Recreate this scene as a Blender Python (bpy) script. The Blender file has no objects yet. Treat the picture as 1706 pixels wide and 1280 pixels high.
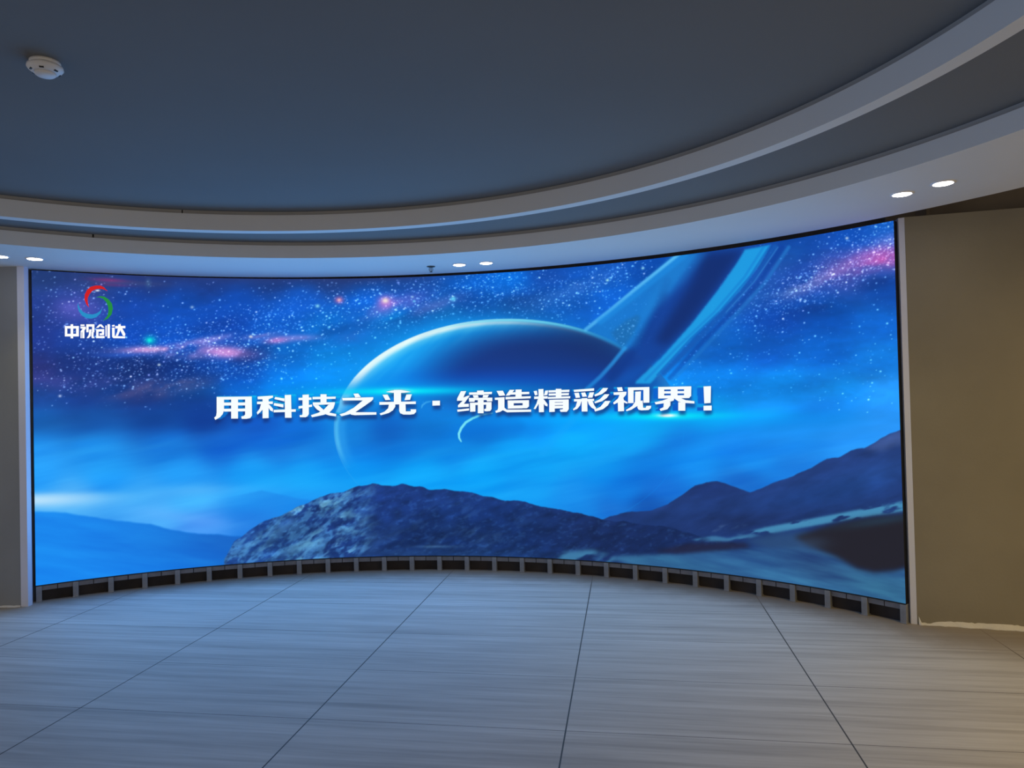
import bpy, bmesh, math, random
import numpy as np
from mathutils import Matrix, Vector

sc = bpy.context.scene
C = sc.collection
PI = math.pi

# ------------------------------------------------------------------ camera
FPX, PITCH, ROLL, YAW, EYE = 1210.0, 0.0155, -0.0236, 0.1538, 1.48944
cy_, sy_ = math.cos(YAW), math.sin(YAW)
FWD = np.array([-sy_ * math.cos(PITCH), cy_ * math.cos(PITCH), math.sin(PITCH)])
_r0 = np.array([cy_, sy_, 0.0]); _u0 = np.cross(_r0, FWD)
RGT = _r0 * math.cos(ROLL) + _u0 * math.sin(ROLL)
UPV = -_r0 * math.sin(ROLL) + _u0 * math.cos(ROLL)
ORG = np.array([0.0, 0.0, EYE])
cd = bpy.data.cameras.new('camera'); cam = bpy.data.objects.new('camera', cd); C.objects.link(cam)
cd.sensor_fit = 'HORIZONTAL'; cd.sensor_width = 36.0; cd.lens = FPX / 1706 * 36.0
cam.matrix_world = Matrix([[RGT[i], UPV[i], -FWD[i], ORG[i]] for i in range(3)] + [[0, 0, 0, 1]])
sc.camera = cam

# ------------------------------------------------------------------ view, world, large lights
sc.view_settings.view_transform = 'Standard'; sc.view_settings.look = 'None'
sc.view_settings.exposure = 0.0; sc.view_settings.gamma = 1.0; sc.view_settings.use_curve_mapping = False
w = bpy.data.worlds.new('world'); sc.world = w; w.use_nodes = True
wn, wl = w.node_tree.nodes, w.node_tree.links            # the open hall: cooler daylight from the left, warm lamps from the right
wtc = wn.new('ShaderNodeTexCoord'); wsp = wn.new('ShaderNodeSeparateXYZ'); wcr = wn.new('ShaderNodeValToRGB'); wmr = wn.new('ShaderNodeMapRange')
wmr.inputs['From Min'].default_value = -0.8; wmr.inputs['From Max'].default_value = 0.8
wl.new(wtc.outputs['Generated'], wsp.inputs[0]); wl.new(wsp.outputs['X'], wmr.inputs['Value']); wl.new(wmr.outputs[0], wcr.inputs[0])
wcr.color_ramp.elements[0].color = (0.93, 0.93, 0.98, 1); wcr.color_ramp.elements[1].color = (1.12, 0.93, 0.66, 1)
wl.new(wcr.outputs[0], wn['Background'].inputs[0])
w.node_tree.nodes['Background'].inputs[1].default_value = 0.58

def area_light(name, loc, target, sx, sy, power, col):
    l = bpy.data.lights.new(name, 'AREA'); l.shape = 'RECTANGLE'; l.size = sx; l.size_y = sy
    l.energy = power; l.color = col
    o = bpy.data.objects.new(name, l); C.objects.link(o)
    d = Vector(target) - Vector(loc)
    o.location = loc; o.rotation_euler = d.to_track_quat('-Z', 'Y').to_euler()
    return o
# a warm ceiling lamp of the hall, out of view on the right
area_light('hall_lamp_warm', (3.2, 2.4, 2.5), (3.2, 2.41, 0.0), 1.2, 1.2, 41, (1.0, 0.66, 0.15))
# added area lights boosting the LED wall's light on the room, one per stretch
for k_, (a_, pw_, co_) in enumerate(((-33, 12.0, (0.17, 0.50, 1.0)), (-16.5, 11.5, (0.17, 0.50, 1.0)), (0, 11.5, (0.16, 0.47, 1.0)), (16.5, 5.4, (0.55, 0.85, 1.0)), (33, 4.6, (0.70, 0.95, 1.0)))):
    t_ = math.radians(a_); x_, y_ = -1.398 + 4.545 * math.sin(t_), 1.515 + 4.545 * math.cos(t_)
    area_light('screen_fill_light', (x_, y_, 1.22), (-1.398, 1.515, 1.22), 1.25, 1.6, pw_, co_)

# ------------------------------------------------------------------ measured geometry
SC = (-1.398, 1.515); SR = 4.5818                # centre and radius of the curved screen
T0, T1 = math.radians(-42.0), math.radians(42.6)
ZB, ZT = 0.126, 2.535
C0 = (-1.514, 1.339); R0 = 4.692                 # soffit outer edge
C1 = (-1.441, 1.717); R1 = 3.482                 # soffit inner edge
ZS = 2.545
Z1, Z2 = 2.638, 2.664                            # fascia top / recess ceiling
C3 = (-1.633, 1.759); R3 = 3.084                 # hanging band outer edge
C4 = (-1.627, 1.756); R4 = 3.006                 # hanging band inner edge
Z3, Z4 = 2.767, 2.793                            # upper fascia top / main ceiling

def proj(X, Y, Z):
    x, y, z = X - ORG[0], Y - ORG[1], Z - ORG[2]
    d = x * FWD[0] + y * FWD[1] + z * FWD[2]
    return (853 + FPX * (x * RGT[0] + y * RGT[1] + z * RGT[2]) / d,
            640 - FPX * (x * UPV[0] + y * UPV[1] + z * UPV[2]) / d)

def on_screen(px, py, R=SR):
    """arc angle and height of the screen point measured at this place in the photograph"""
    v = RGT * ((px - 853) / FPX) - UPV * ((py - 640) / FPX) + FWD
    ox, oy = -SC[0], -SC[1]
    a = v[0] ** 2 + v[1] ** 2; b = v[0] * ox + v[1] * oy; c = ox * ox + oy * oy - R * R
    t = (-b + math.sqrt(b * b - a * c)) / a
    X = v * t
    return math.atan2(X[0] - SC[0], X[1] - SC[1]), X[2] + EYE

def arc(c, R, th):
    return c[0] + R * math.sin(th), c[1] + R * math.cos(th)

# ------------------------------------------------------------------ materials
def new_mat(name):
    m = bpy.data.materials.new(name); m.use_nodes = True
    return m, m.node_tree.nodes, m.node_tree.links, m.node_tree.nodes['Principled BSDF']

def paint(name, col, rough=0.7, var=0.06, scale=3.0, bump=0.0, metallic=0.0):
    m, n, l, b = new_mat(name)
    tc = n.new('ShaderNodeTexCoord'); nz = n.new('ShaderNodeTexNoise')
    nz.inputs['Scale'].default_value = scale; nz.inputs['Detail'].default_value = 5
    l.new(tc.outputs['Object'], nz.inputs['Vector'])
    cr = n.new('ShaderNodeValToRGB')
    cr.color_ramp.elements[0].position = 0.3; cr.color_ramp.elements[1].position = 0.7
    cr.color_ramp.elements[0].color = tuple(c * (1 - var) for c in col) + (1,)
    cr.color_ramp.elements[1].color = tuple(min(1, c * (1 + var)) for c in col) + (1,)
    l.new(nz.outputs['Fac'], cr.inputs[0]); l.new(cr.outputs[0], b.inputs['Base Color'])
    b.inputs['Roughness'].default_value = rough; b.inputs['Metallic'].default_value = metallic
    if bump:
        n2 = n.new('ShaderNodeTexNoise'); n2.inputs['Scale'].default_value = 60
        l.new(tc.outputs['Object'], n2.inputs['Vector'])
        bp = n.new('ShaderNodeBump'); bp.inputs['Strength'].default_value = bump; bp.inputs['Distance'].default_value = 0.01
        l.new(n2.outputs['Fac'], bp.inputs['Height']); l.new(bp.outputs[0], b.inputs['Normal'])
    return m

def glow(name, col, strength):
    m, n, l, b = new_mat(name)
    b.inputs['Base Color'].default_value = (0.02, 0.02, 0.02, 1)
    b.inputs['Emission Color'].default_value = tuple(col) + (1,)
    b.inputs['Emission Strength'].default_value = strength
    b.inputs['Specular IOR Level'].default_value = 0.0
    return m

M = {}
M['white'] = paint('white_paint', (0.76, 0.75, 0.735), 0.75, 0.015, 2.0)
M['fascia'] = M['white']
M['lip'] = paint('grey_metal_lip', (0.42, 0.41, 0.40), 0.6, 0.05, 3.0)
M['dark_ceiling'] = paint('charcoal_ceiling_paint', (0.185, 0.188, 0.192), 0.9, 0.03, 1.2)
M['brown'] = paint('brown_wall_paint', (0.268, 0.245, 0.198), 0.85, 0.09, 1.6, 0.08)
M['cool_lit_wall'] = paint('cool_lit_wall_paint', (0.285, 0.30, 0.325), 0.85, 0.07, 1.6, 0.08)  # the brown wall's paint with the left side's cooler light put into its colour
M['void'] = paint('dark_unpainted_board', (0.21, 0.175, 0.14), 0.9, 0.15, 4.0)
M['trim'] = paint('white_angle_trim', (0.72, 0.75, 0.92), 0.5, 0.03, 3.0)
M['plaster'] = paint('white_rough_plaster', (0.74, 0.73, 0.74), 0.9, 0.08, 14.0, 0.3)
M['black'] = paint('black_cabinet', (0.012, 0.012, 0.014), 0.5, 0.1, 6.0)
M['steel'] = paint('galvanised_steel', (0.29, 0.30, 0.33), 0.45, 0.12, 20.0, 0, 0.3)
M['rail'] = paint('grey_rail', (0.24, 0.24, 0.27), 0.5, 0.15, 15.0, 0, 0.2)
M['plinth'] = paint('dark_stained_board', (0.035, 0.027, 0.025), 0.8, 0.4, 5.0)
M['plastic'] = paint('white_plastic', (0.82, 0.80, 0.80), 0.45, 0.02, 6.0)
M['dark_plastic'] = paint('black_plastic', (0.02, 0.02, 0.02), 0.5, 0.05, 6.0)
M['lamp'] = glow('lamp_glass', (1.0, 0.97, 0.93), 14.0)
M['brass'] = paint('dull_bronze', (0.10, 0.09, 0.07), 0.5, 0.1, 20.0, 0, 0.5)
M['letter'] = glow('white_letter_light', (0.93, 0.985, 1.0), 1.0)
M['logo_white'] = glow('white_logo_light', (1, 1, 1), 1.0)
def s2l(c):
    return tuple((v / 255 / 12.92) if v / 255 <= 0.04045 else ((v / 255 + 0.055) / 1.055) ** 2.4 for v in c)
M['red'] = glow('red_logo_light', s2l((208, 28, 28)), 1.0)
M['green'] = glow('green_logo_light', s2l((34, 142, 62)), 1.0)
M['blue'] = glow('blue_logo_light', s2l((36, 142, 200)), 1.0)

def floor_mat():
    m, n, l, b = new_mat('veined_floor_tile')
    tc = n.new('ShaderNodeTexCoord')
    def noise(sx, sy, det, loc=(0, 0, 0), rough=0.6):
        mp = n.new('ShaderNodeMapping'); mp.inputs['Scale'].default_value = (sx, sy, 1); mp.inputs['Location'].default_value = loc
        t = n.new('ShaderNodeTexNoise'); t.inputs['Scale'].default_value = 1; t.inputs['Detail'].default_value = det
        t.inputs['Roughness'].default_value = rough; t.inputs['Distortion'].default_value = 0.15
        l.new(tc.outputs['Object'], mp.inputs[0]); l.new(mp.outputs[0], t.inputs['Vector']); return t.outputs['Fac']
    def math_(op, a, c=None):
        x = n.new('ShaderNodeMath'); x.operation = op
        for i, q in enumerate((a, c)):
            if q is None: continue
            if isinstance(q, (int, float)): x.inputs[i].default_value = q
            else: l.new(q, x.inputs[i])
        return x.outputs[0]
    a1 = noise(0.9, 22, 6); a2 = noise(0.35, 6, 4, (3, 1, 0)); a3 = noise(3.0, 70, 3, (7, 2, 0))
    mix = math_('ADD', math_('MULTIPLY', a1, 0.45), math_('ADD', math_('MULTIPLY', a2, 0.35), math_('MULTIPLY', a3, 0.2)))
    cr = n.new('ShaderNodeValToRGB'); e = cr.color_ramp.elements
    e[0].position = 0.36; e[0].color = (0.40, 0.375, 0.37, 1)
    e[1].position = 0.64; e[1].color = (0.70, 0.68, 0.675, 1)
    k = e.new(0.5); k.color = (0.565, 0.542, 0.532, 1)
    l.new(mix, cr.inputs[0])
    # grout: the tile grid
    sp = n.new('ShaderNodeSeparateXYZ'); l.new(tc.outputs['Object'], sp.inputs[0])
    def line(out, off, size, half):
        q = math_('FRACT', math_('DIVIDE', math_('SUBTRACT', out, off - size / 2), size))
        return math_('LESS_THAN', math_('ABSOLUTE', math_('SUBTRACT', q, 0.5)), half / size)
    gx = line(sp.outputs[0], -0.297, 1.196, 0.0034); gy = line(sp.outputs[1], 3.227, 0.611, 0.0022)
    mx = n.new('ShaderNodeMix'); mx.data_type = 'RGBA'; mx.inputs['B'].default_value = (0.06, 0.055, 0.05, 1)
    l.new(math_('MAXIMUM', gx, math_('MULTIPLY', gy, 0.8)), mx.inputs['Factor']); l.new(cr.outputs[0], mx.inputs['A'])
    # building dust left on the tiles along the foot of the screen
    vm = n.new('ShaderNodeVectorMath'); vm.operation = 'DISTANCE'; l.new(tc.outputs['Object'], vm.inputs[0]); vm.inputs[1].default_value = (SC[0], SC[1], 0)
    dn = noise(5, 5, 4, (1, 5, 0)); mr = n.new('ShaderNodeMapRange'); mr.interpolation_type = 'SMOOTHSTEP'
    mr.inputs['From Min'].default_value = SR - 0.42; mr.inputs['From Max'].default_value = SR - 0.02; mr.inputs['To Max'].default_value = 0.85
    l.new(math_('ADD', vm.outputs['Value'], math_('MULTIPLY', math_('SUBTRACT', dn, 0.5), 0.35)), mr.inputs['Value'])
    m2 = n.new('ShaderNodeMix'); m2.data_type = 'RGBA'; m2.inputs['B'].default_value = (0.33, 0.28, 0.235, 1)
    my = n.new('ShaderNodeMapRange'); my.interpolation_type = 'SMOOTHSTEP'; my.inputs['From Min'].default_value = 4.1; my.inputs['From Max'].default_value = 4.7
    l.new(sp.outputs[1], my.inputs['Value']); l.new(math_('MULTIPLY', mr.outputs[0], my.outputs[0]), m2.inputs['Factor']); l.new(mx.outputs['Result'], m2.inputs['A'])
    l.new(m2.outputs['Result'], b.inputs['Base Color'])
    b.inputs['Roughness'].default_value = 0.62; b.inputs['Specular IOR Level'].default_value = 0.4
    return m
M['floor'] = floor_mat()

# ------------------------------------------------------------------ helpers
def obj(name, bm, mats, parent=None, smooth=False):
    me = bpy.data.meshes.new(name)
    bmesh.ops.recalc_face_normals(bm, faces=bm.faces)
    bm.to_mesh(me); bm.free()
    for m in (mats if isinstance(mats, (list, tuple)) else [mats]): me.materials.append(m)
    if smooth:
        me.polygons.foreach_set('use_smooth', [True] * len(me.polygons))
    o = bpy.data.objects.new(name, me); C.objects.link(o)
    if parent: o.parent = parent
    return o
def struct(name, bm, mats, smooth=False):
    o = obj(name, bm, mats, None, smooth); o['kind'] = 'structure'; return o
def thing(name, label, cat, loc, rz=0.0, group=None):
    o = bpy.data.objects.new(name, None); C.objects.link(o); o.empty_display_size = 0.1
    o.location = loc; o.rotation_euler = (0, 0, rz); o['label'] = label; o['category'] = cat
    if group: o['group'] = group
    return o
def box(bm, lo, hi, mat=Matrix.Identity(4)):
    vs = [bm.verts.new(mat @ Vector((x, y, z))) for x in (lo[0], hi[0]) for y in (lo[1], hi[1]) for z in (lo[2], hi[2])]
    for f in ((0, 1, 3, 2), (4, 6, 7, 5), (0, 4, 5, 1), (2, 3, 7, 6), (0, 2, 6, 4), (1, 5, 7, 3)):
        bm.faces.new([vs[i] for i in f])
def loft(bm, rings, closed=True, cap=False):
    """rings: lists of points of equal count; quads between neighbouring rings"""
    R = [[bm.verts.new(p) for p in r] for r in rings]
    n = len(R[0])
    for a, b in zip(R, R[1:]):
        for i in range(n if closed else n - 1):
            j = (i + 1) % n
            bm.faces.new((a[i], a[j], b[j], b[i]))
    if cap:
        bm.faces.new(R[0]); bm.faces.new(list(reversed(R[-1])))
    return R
def circ(c, R, z, n=256, t0=0.0, t1=2 * PI, end=False):
    k = n if not end else n - 1
    return [(*arc(c, R, t0 + (t1 - t0) * i / k), z) for i in range(n)]
def lathe(bm, prof, n=32, c=(0, 0, 0), cap=True):
    loft(bm, [[(c[0] + r * math.cos(2 * PI * i / n), c[1] + r * math.sin(2 * PI * i / n), c[2] + z) for i in range(n)] for r, z in prof], True, cap)
def arc_box(bm, c, ra, rb, za, zb, t0, t1, n):
    prof = [(ra, za), (ra, zb), (rb, zb), (rb, za)]
    secs = [[(*arc(c, r, t0 + (t1 - t0) * i / n), z) for r, z in prof] for i in range(n + 1)]
    loft(bm, secs, True, True)

# ------------------------------------------------------------------ setting
bm = bmesh.new(); box(bm, (-8, -5, -0.1), (7, 6.4, 0)); struct('floor', bm, M['floor'])
# walls left and right of the screen
def wall(name, a, b, z0, z1, depth, mat):
    bm = bmesh.new()
    d = Vector((b[0] - a[0], b[1] - a[1], 0)).normalized(); nrm = Vector((-d.y, d.x, 0))
    if nrm.y < 0: nrm = -nrm
    A, B = Vector((*a, 0)), Vector((*b, 0))
    lo = [A, B, B + nrm * depth, A + nrm * depth]
    loft(bm, [[p + Vector((0, 0, z0)) for p in lo], [p + Vector((0, 0, z1)) for p in lo]], True, True)
    return struct(name, bm, mat)
wall('wall_right', (1.768, 4.886), (6.6, 4.316), 0, 2.553, 0.16, M['brown'])
wall('wall_left', (-4.486, 4.815), (-7.8, 4.30), 0, 2.60, 0.16, M['cool_lit_wall'])
wall('wall_right_upper', (1.70, 5.02), (6.6, 4.44), 2.553, 3.02, 0.1, M['void'])
bm = bmesh.new(); arc_box(bm, SC, 4.78, 4.9, 0, 3.02, math.radians(-44), math.radians(44), 64); struct('wall_back', bm, M['void'])
bm = bmesh.new(); box(bm, (-8, -5, 3.02), (7, 6.6, 3.12)); struct('ceiling_slab', bm, M['void'])

N = 320
bm = bmesh.new()   # white soffit: underside and inner fascia, one moulded body
loft(bm, [circ(C0, R0, ZS + 0.10, N), circ(C0, R0, ZS, N), circ(C1, R1, ZS, N), circ(C1, R1, Z1, N), circ(C1, R1 + 0.05, Z1, N)])
struct('ceiling_soffit', bm, M['white'])
def lip(name, c, R, za, zb, gaps):
    bm = bmesh.new(); cuts = sorted(gaps); n = len(cuts); g = 0.0014
    for i in range(n):
        a, b = cuts[i] + g, (cuts[i + 1] if i + 1 < n else cuts[0] + 2 * PI) - g
        arc_box(bm, c, R, R + 0.02, za, zb, a, b, 150)
    struct(name, bm, M['lip'])
def ang_at(px, py, c, R):
    v = RGT * ((px - 853) / FPX) - UPV * ((py - 640) / FPX) + FWD
    ox, oy = -c[0], -c[1]
    a = v[0] ** 2 + v[1] ** 2; b = v[0] * ox + v[1] * oy; q = ox * ox + oy * oy - R * R
    t = (-b + math.sqrt(b * b - a * q)) / a
    return math.atan2(v[0] * t - c[0], v[1] * t - c[1])
g1 = ang_at(155, 392, C1, R1); g2 = ang_at(303, 352, C4, R4)
lip('trim_1', C1, R1 + 0.014, Z1 - 0.004, Z2 + 0.004, [g1, g1 + 2.5, g1 + 4.0])
bm = bmesh.new(); loft(bm, [circ(C1, R1 + 0.07, Z2, N), circ(C3, R3 - 0.03, Z2, N)]); struct('ceiling_recess', bm, M['dark_ceiling'])
bm = bmesh.new()   # white band hung round the edge of the main ceiling
loft(bm, [circ(C3, R3, Z2 + 0.004, N), circ(C3, R3, Z2 - 0.006, N), circ(C4, R4, Z2 - 0.006, N), circ(C4, R4, Z3, N), circ(C4, R4 + 0.05, Z3, N)])
struct('trim_2', bm, M['white'])
lip('trim_3', C4, R4 + 0.014, Z3 - 0.004, Z4 + 0.004, [g2, g2 + 2.5, g2 + 4.0])
bm = bmesh.new(); bm.faces.new([bm.verts.new(p) for p in circ(C4, R4 + 0.06, Z4, N)]); struct('ceiling', bm, M['dark_ceiling'])

# white angle trims down both sides of the screen niche
bm = bmesh.new()
loft(bm, [[(1.733, 4.893, z), (1.766, 4.884, z), (1.771, 4.93, z), (1.745, 5.03, z), (1.738, 5.03, z)] for z in (0, 2.55)], True, True)
struct('trim_right', bm, M['trim'])
bm = bmesh.new()
loft(bm, [[(-4.486, 4.806, z), (-4.434, 4.815, z), (-4.440, 4.86, z), (-4.56, 5.00, z), (-4.60, 4.95, z)] for z in (0, 2.545)], True, True)
struct('trim_left', bm, M['trim'])
# rough white plaster left along the foot of the walls
def plaster(name, a, b, n, hmax, dmax, seed, tab=False):
    rnd = random.Random(seed); bm = bmesh.new(); rows = []
    A, B = Vector((*a, 0)), Vector((*b, 0)); d = (B - A).normalized(); nr = Vector((d.y, -d.x, 0))
    if nr.y > 0: nr = -nr
    h = hmax * 0.6; q = dmax * 0.6
    for i in range(n + 1):
        p = A + (B - A) * (i / n)
        h = min(hmax, max(hmax * 0.3, h + rnd.uniform(-0.25, 0.25) * hmax)); q = min(dmax, max(dmax * 0.4, q + rnd.uniform(-0.2, 0.2) * dmax))
        hh = 0.055 if i == 0 and tab else h
        rows.append([p - nr * 0.002 + Vector((0, 0, 0.0)), p - nr * 0.002 + Vector((0, 0, hh)), p + nr * 0.004 + Vector((0, 0, hh * 0.9)), p + nr * q * 0.6 + Vector((0, 0, 0.004)), p + nr * q])
    loft(bm, rows, True, True)
    struct(name, bm, M['plaster'], True)
plaster('baseboard_right', (1.775, 4.8852), (4.2, 4.599), 150, 0.030, 0.032, 3, True)
plaster('baseboard_left', (-4.49, 4.8144), (-6.0, 4.58), 80, 0.010, 0.03, 5)

# ------------------------------------------------------------------ what the screen shows
X0, Y0, WW, HH = 30, 340, 1500, 700
yy, xx = np.mgrid[Y0:Y0 + HH, X0:X0 + WW].astype(np.float32)
rng = np.random.default_rng(7)

def blur(a, s):
    r = int(max(1, math.ceil(3 * s))); k = np.exp(-0.5 * (np.arange(-r, r + 1) / s) ** 2); k /= k.sum()
    for ax in (0, 1):
        p = [(0, 0), (0, 0)]; p[ax] = (r, r); b = np.pad(a, p, mode='edge'); out = np.zeros_like(a)
        for i, kv in enumerate(k):
            out += kv * (b[i:i + a.shape[0], :] if ax == 0 else b[:, i:i + a.shape[1]])
        a = out
    return a
def noise(sx, sy, octaves=4, seed=0, ang=0.0):
    r = np.random.default_rng(seed); out = np.zeros_like(xx); amp = 1.0; tot = 0
    ca, sa = math.cos(ang), math.sin(ang); U = xx * ca + yy * sa; V = -xx * sa + yy * ca
    for _ in range(octaves):
        g = r.random((96, 96)).astype(np.float32); u = U / sx; v = V / sy
        iu = np.floor(u).astype(int); iv = np.floor(v).astype(int); fu = u - iu; fv = v - iv
        fu = fu * fu * (3 - 2 * fu); fv = fv * fv * (3 - 2 * fv)
        G = lambda a, b: g[b % 96, a % 96]
        out += amp * ((G(iu, iv) * (1 - fu) + G(iu + 1, iv) * fu) * (1 - fv) + (G(iu, iv + 1) * (1 - fu) + G(iu + 1, iv + 1) * fu) * fv)
        tot += amp; amp *= 0.5; sx *= 0.5; sy *= 0.5
    return out / tot
def poly(pts, soft=0.8):
    m = np.zeros_like(xx); n = len(pts)
    for i in range(n):
        (xa, ya), (xb, yb) = pts[i], pts[(i + 1) % n]
        if ya == yb: continue
        c = ((ya > yy) != (yb > yy)) & (xx < (xb - xa) * (yy - ya) / (yb - ya) + xa)
        m[c] = 1 - m[c]
    return blur(m, soft) if soft else m
def dist_line(pts):
    d = np.full_like(xx, 1e9); t_all = np.zeros_like(xx); n = len(pts) - 1
    for i in range(n):
        (xa, ya), (xb, yb) = pts[i], pts[i + 1]; dx, dy = xb - xa, yb - ya
        t = np.clip(((xx - xa) * dx + (yy - ya) * dy) / (dx * dx + dy * dy), 0, 1)
        q = np.hypot(xx - xa - t * dx, yy - ya - t * dy); k = q < d
        d[k] = q[k]; t_all[k] = (i + t[k]) / n
    return d, t_all
def sm(a, lo, hi):
    t = np.clip((a - lo) / (hi - lo), 0, 1); return t * t * (3 - 2 * t)
img = np.zeros((HH, WW, 3), np.float32)
def over(mask, col):
    m = np.clip(mask, 0, 1)[..., None]
    img[:] = img * (1 - m) + np.array(col, np.float32) * m
def spot(x, y, sx, sy, ang=0.0):
    ca, sa = math.cos(ang), math.sin(ang); u = (xx - x) * ca + (yy - y) * sa; v = -(xx - x) * sa + (yy - y) * ca
    return np.exp(-0.5 * ((u / sx) ** 2 + (v / sy) ** 2))

BASE = [  # broad colours of the night sky and haze
 (60,465,34,60,120),(150,465,38,62,125),(250,468,30,55,125),(350,470,24,58,135),(450,472,24,62,140),(560,475,30,70,150),(680,475,22,80,175),(790,470,6,100,215),(850,465,8,110,225),(910,460,20,75,170),(990,450,14,80,180),(1080,440,10,75,175),(1330,410,16,70,160),(1420,395,14,75,175),(1480,385,18,90,190),
 (60,510,32,56,130),(130,510,50,72,160),(220,510,20,66,160),(300,510,16,72,170),(400,505,16,80,190),(500,500,18,92,205),(600,500,14,96,210),(690,500,18,80,190),(780,505,12,66,160),(870,505,18,66,150),(940,500,15,85,185),(1020,490,14,100,215),(1330,470,30,75,170),(1400,450,60,80,170),(1470,430,90,90,180),(1480,480,14,75,170),
 (60,560,30,52,130),(130,570,26,62,150),(220,560,16,75,185),(300,560,16,90,210),(380,550,16,75,185),(460,540,16,95,210),(550,545,12,110,210),(650,530,12,120,215),(740,520,16,110,200),(1300,530,14,72,170),(1380,530,10,76,170),(1460,540,14,98,200),
 (60,620,44,54,130),(140,610,28,54,132),(230,610,22,50,120),(320,610,16,62,150),(400,600,16,80,185),(480,590,12,115,220),(550,600,10,135,230),(1200,590,12,96,196),(1280,590,14,88,190),(1380,590,12,100,205),(1470,600,18,130,235),
 (60,660,28,70,150),(140,660,24,60,140),(240,655,30,55,130),(330,650,20,60,140),(400,640,14,85,195),(480,640,8,125,235),(540,640,8,140,245),(1200,630,12,125,225),(1300,640,14,140,240),(1400,640,20,148,248),(1480,650,36,150,250),
 (60,700,22,95,180),(150,700,22,85,170),(260,700,18,70,155),(340,700,16,62,150),(430,710,16,85,190),(510,715,14,105,210),(600,715,20,140,232),(640,715,14,105,205),(720,715,12,118,212),(800,720,10,125,222),(880,710,8,135,235),(960,700,6,155,250),(1080,705,8,170,252),(1180,690,10,165,250),(1280,690,22,150,250),(1380,690,22,135,235),(1480,700,40,150,252),
 (60,745,32,145,240),(160,745,26,138,232),(280,745,22,120,218),(370,745,18,100,205),(460,745,18,112,215),(540,745,18,122,225),(600,750,16,130,228),(680,750,14,130,226),(760,755,12,140,236),(860,750,8,160,250),(960,740,8,170,253),(1060,740,12,165,250),(1140,735,18,140,240),(1220,740,22,140,245),(1320,745,30,150,250),(1420,730,36,150,252),
 (60,790,36,158,252),(180,790,32,160,253),(300,785,34,158,250),(420,785,26,160,250),(520,790,22,165,252),(600,785,18,165,252),(700,785,14,172,254),(800,785,12,172,254),(900,780,14,168,252),(1000,780,16,160,248),(1080,770,20,145,240),(1160,765,22,150,248),(1250,770,26,150,250),(1330,770,26,125,225),
 (120,830,80,180,250),(230,830,60,172,250),(320,830,62,176,252),(420,838,38,160,250),(500,850,30,150,245),(700,800,14,168,252),(880,815,22,165,250),(960,820,26,150,242),(1040,815,20,140,238),(1100,815,26,120,220),(1240,800,26,110,205),
 (250,858,78,175,252),(340,875,70,150,245),(420,865,40,130,230),(980,850,28,145,235),(1010,850,30,120,215),(1080,840,22,90,180),
]
P = np.array(BASE, np.float32)
acc = np.zeros_like(img); wt = np.zeros_like(xx)
for x, y, r, g, b in P:
    q = 1.0 / (((xx - x) * 0.8) ** 2 + ((yy - y) * 1.25) ** 2 + 300.0) ** 2
    acc += q[..., None] * np.array((r, g, b), np.float32); wt += q
img[:] = acc / wt[..., None]
for ch in range(3): img[..., ch] = blur(img[..., ch], 6)
# cloudy variation, drawn out along the haze
nz = noise(170, 38, 5, 11, -0.12) - 0.5
img *= (1 + 0.35 * nz * sm(-yy, -860, -600))[..., None]
hz = noise(220, 26, 5, 12, -0.2) - 0.5
img += (hz * 46 * sm(yy, 690, 760))[..., None] * np.array((0.7, 1.0, 0.5), np.float32)
img *= (1 + 0.10 * (noise(14, 7, 3, 13) - 0.5) * sm(-yy, -720, -640))[..., None]
# haze ribbons on the left
over(0.95 * spot(50, 834, 85, 9, -0.03) * sm(yy, 812, 826), (190, 228, 252))
over(0.35 * spot(330, 817, 60, 7, -0.04), (110, 195, 255)); over(0.3 * spot(240, 852, 70, 10, 0.1), (90, 185, 255)); over(0.3 * spot(330, 866, 60, 7, 0.15), (110, 175, 255))
over(0.5 * spot(470, 800, 60, 14, -0.05), (30, 180, 255))
# dark wisps right of the planet
for x, y, sx, sy, a, k in ((1340, 690, 50, 12, -0.3, .35), (1110, 745, 45, 10, -0.35, .35), (1160, 700, 40, 10, -0.4, .2), (1400, 625, 60, 8, -0.25, .25), (1060, 800, 40, 14, -0.4, .3), (1260, 745, 40, 9, -.2, .2)):
    over(k * spot(x, y, sx, sy, a), (14, 95, 195))
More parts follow.
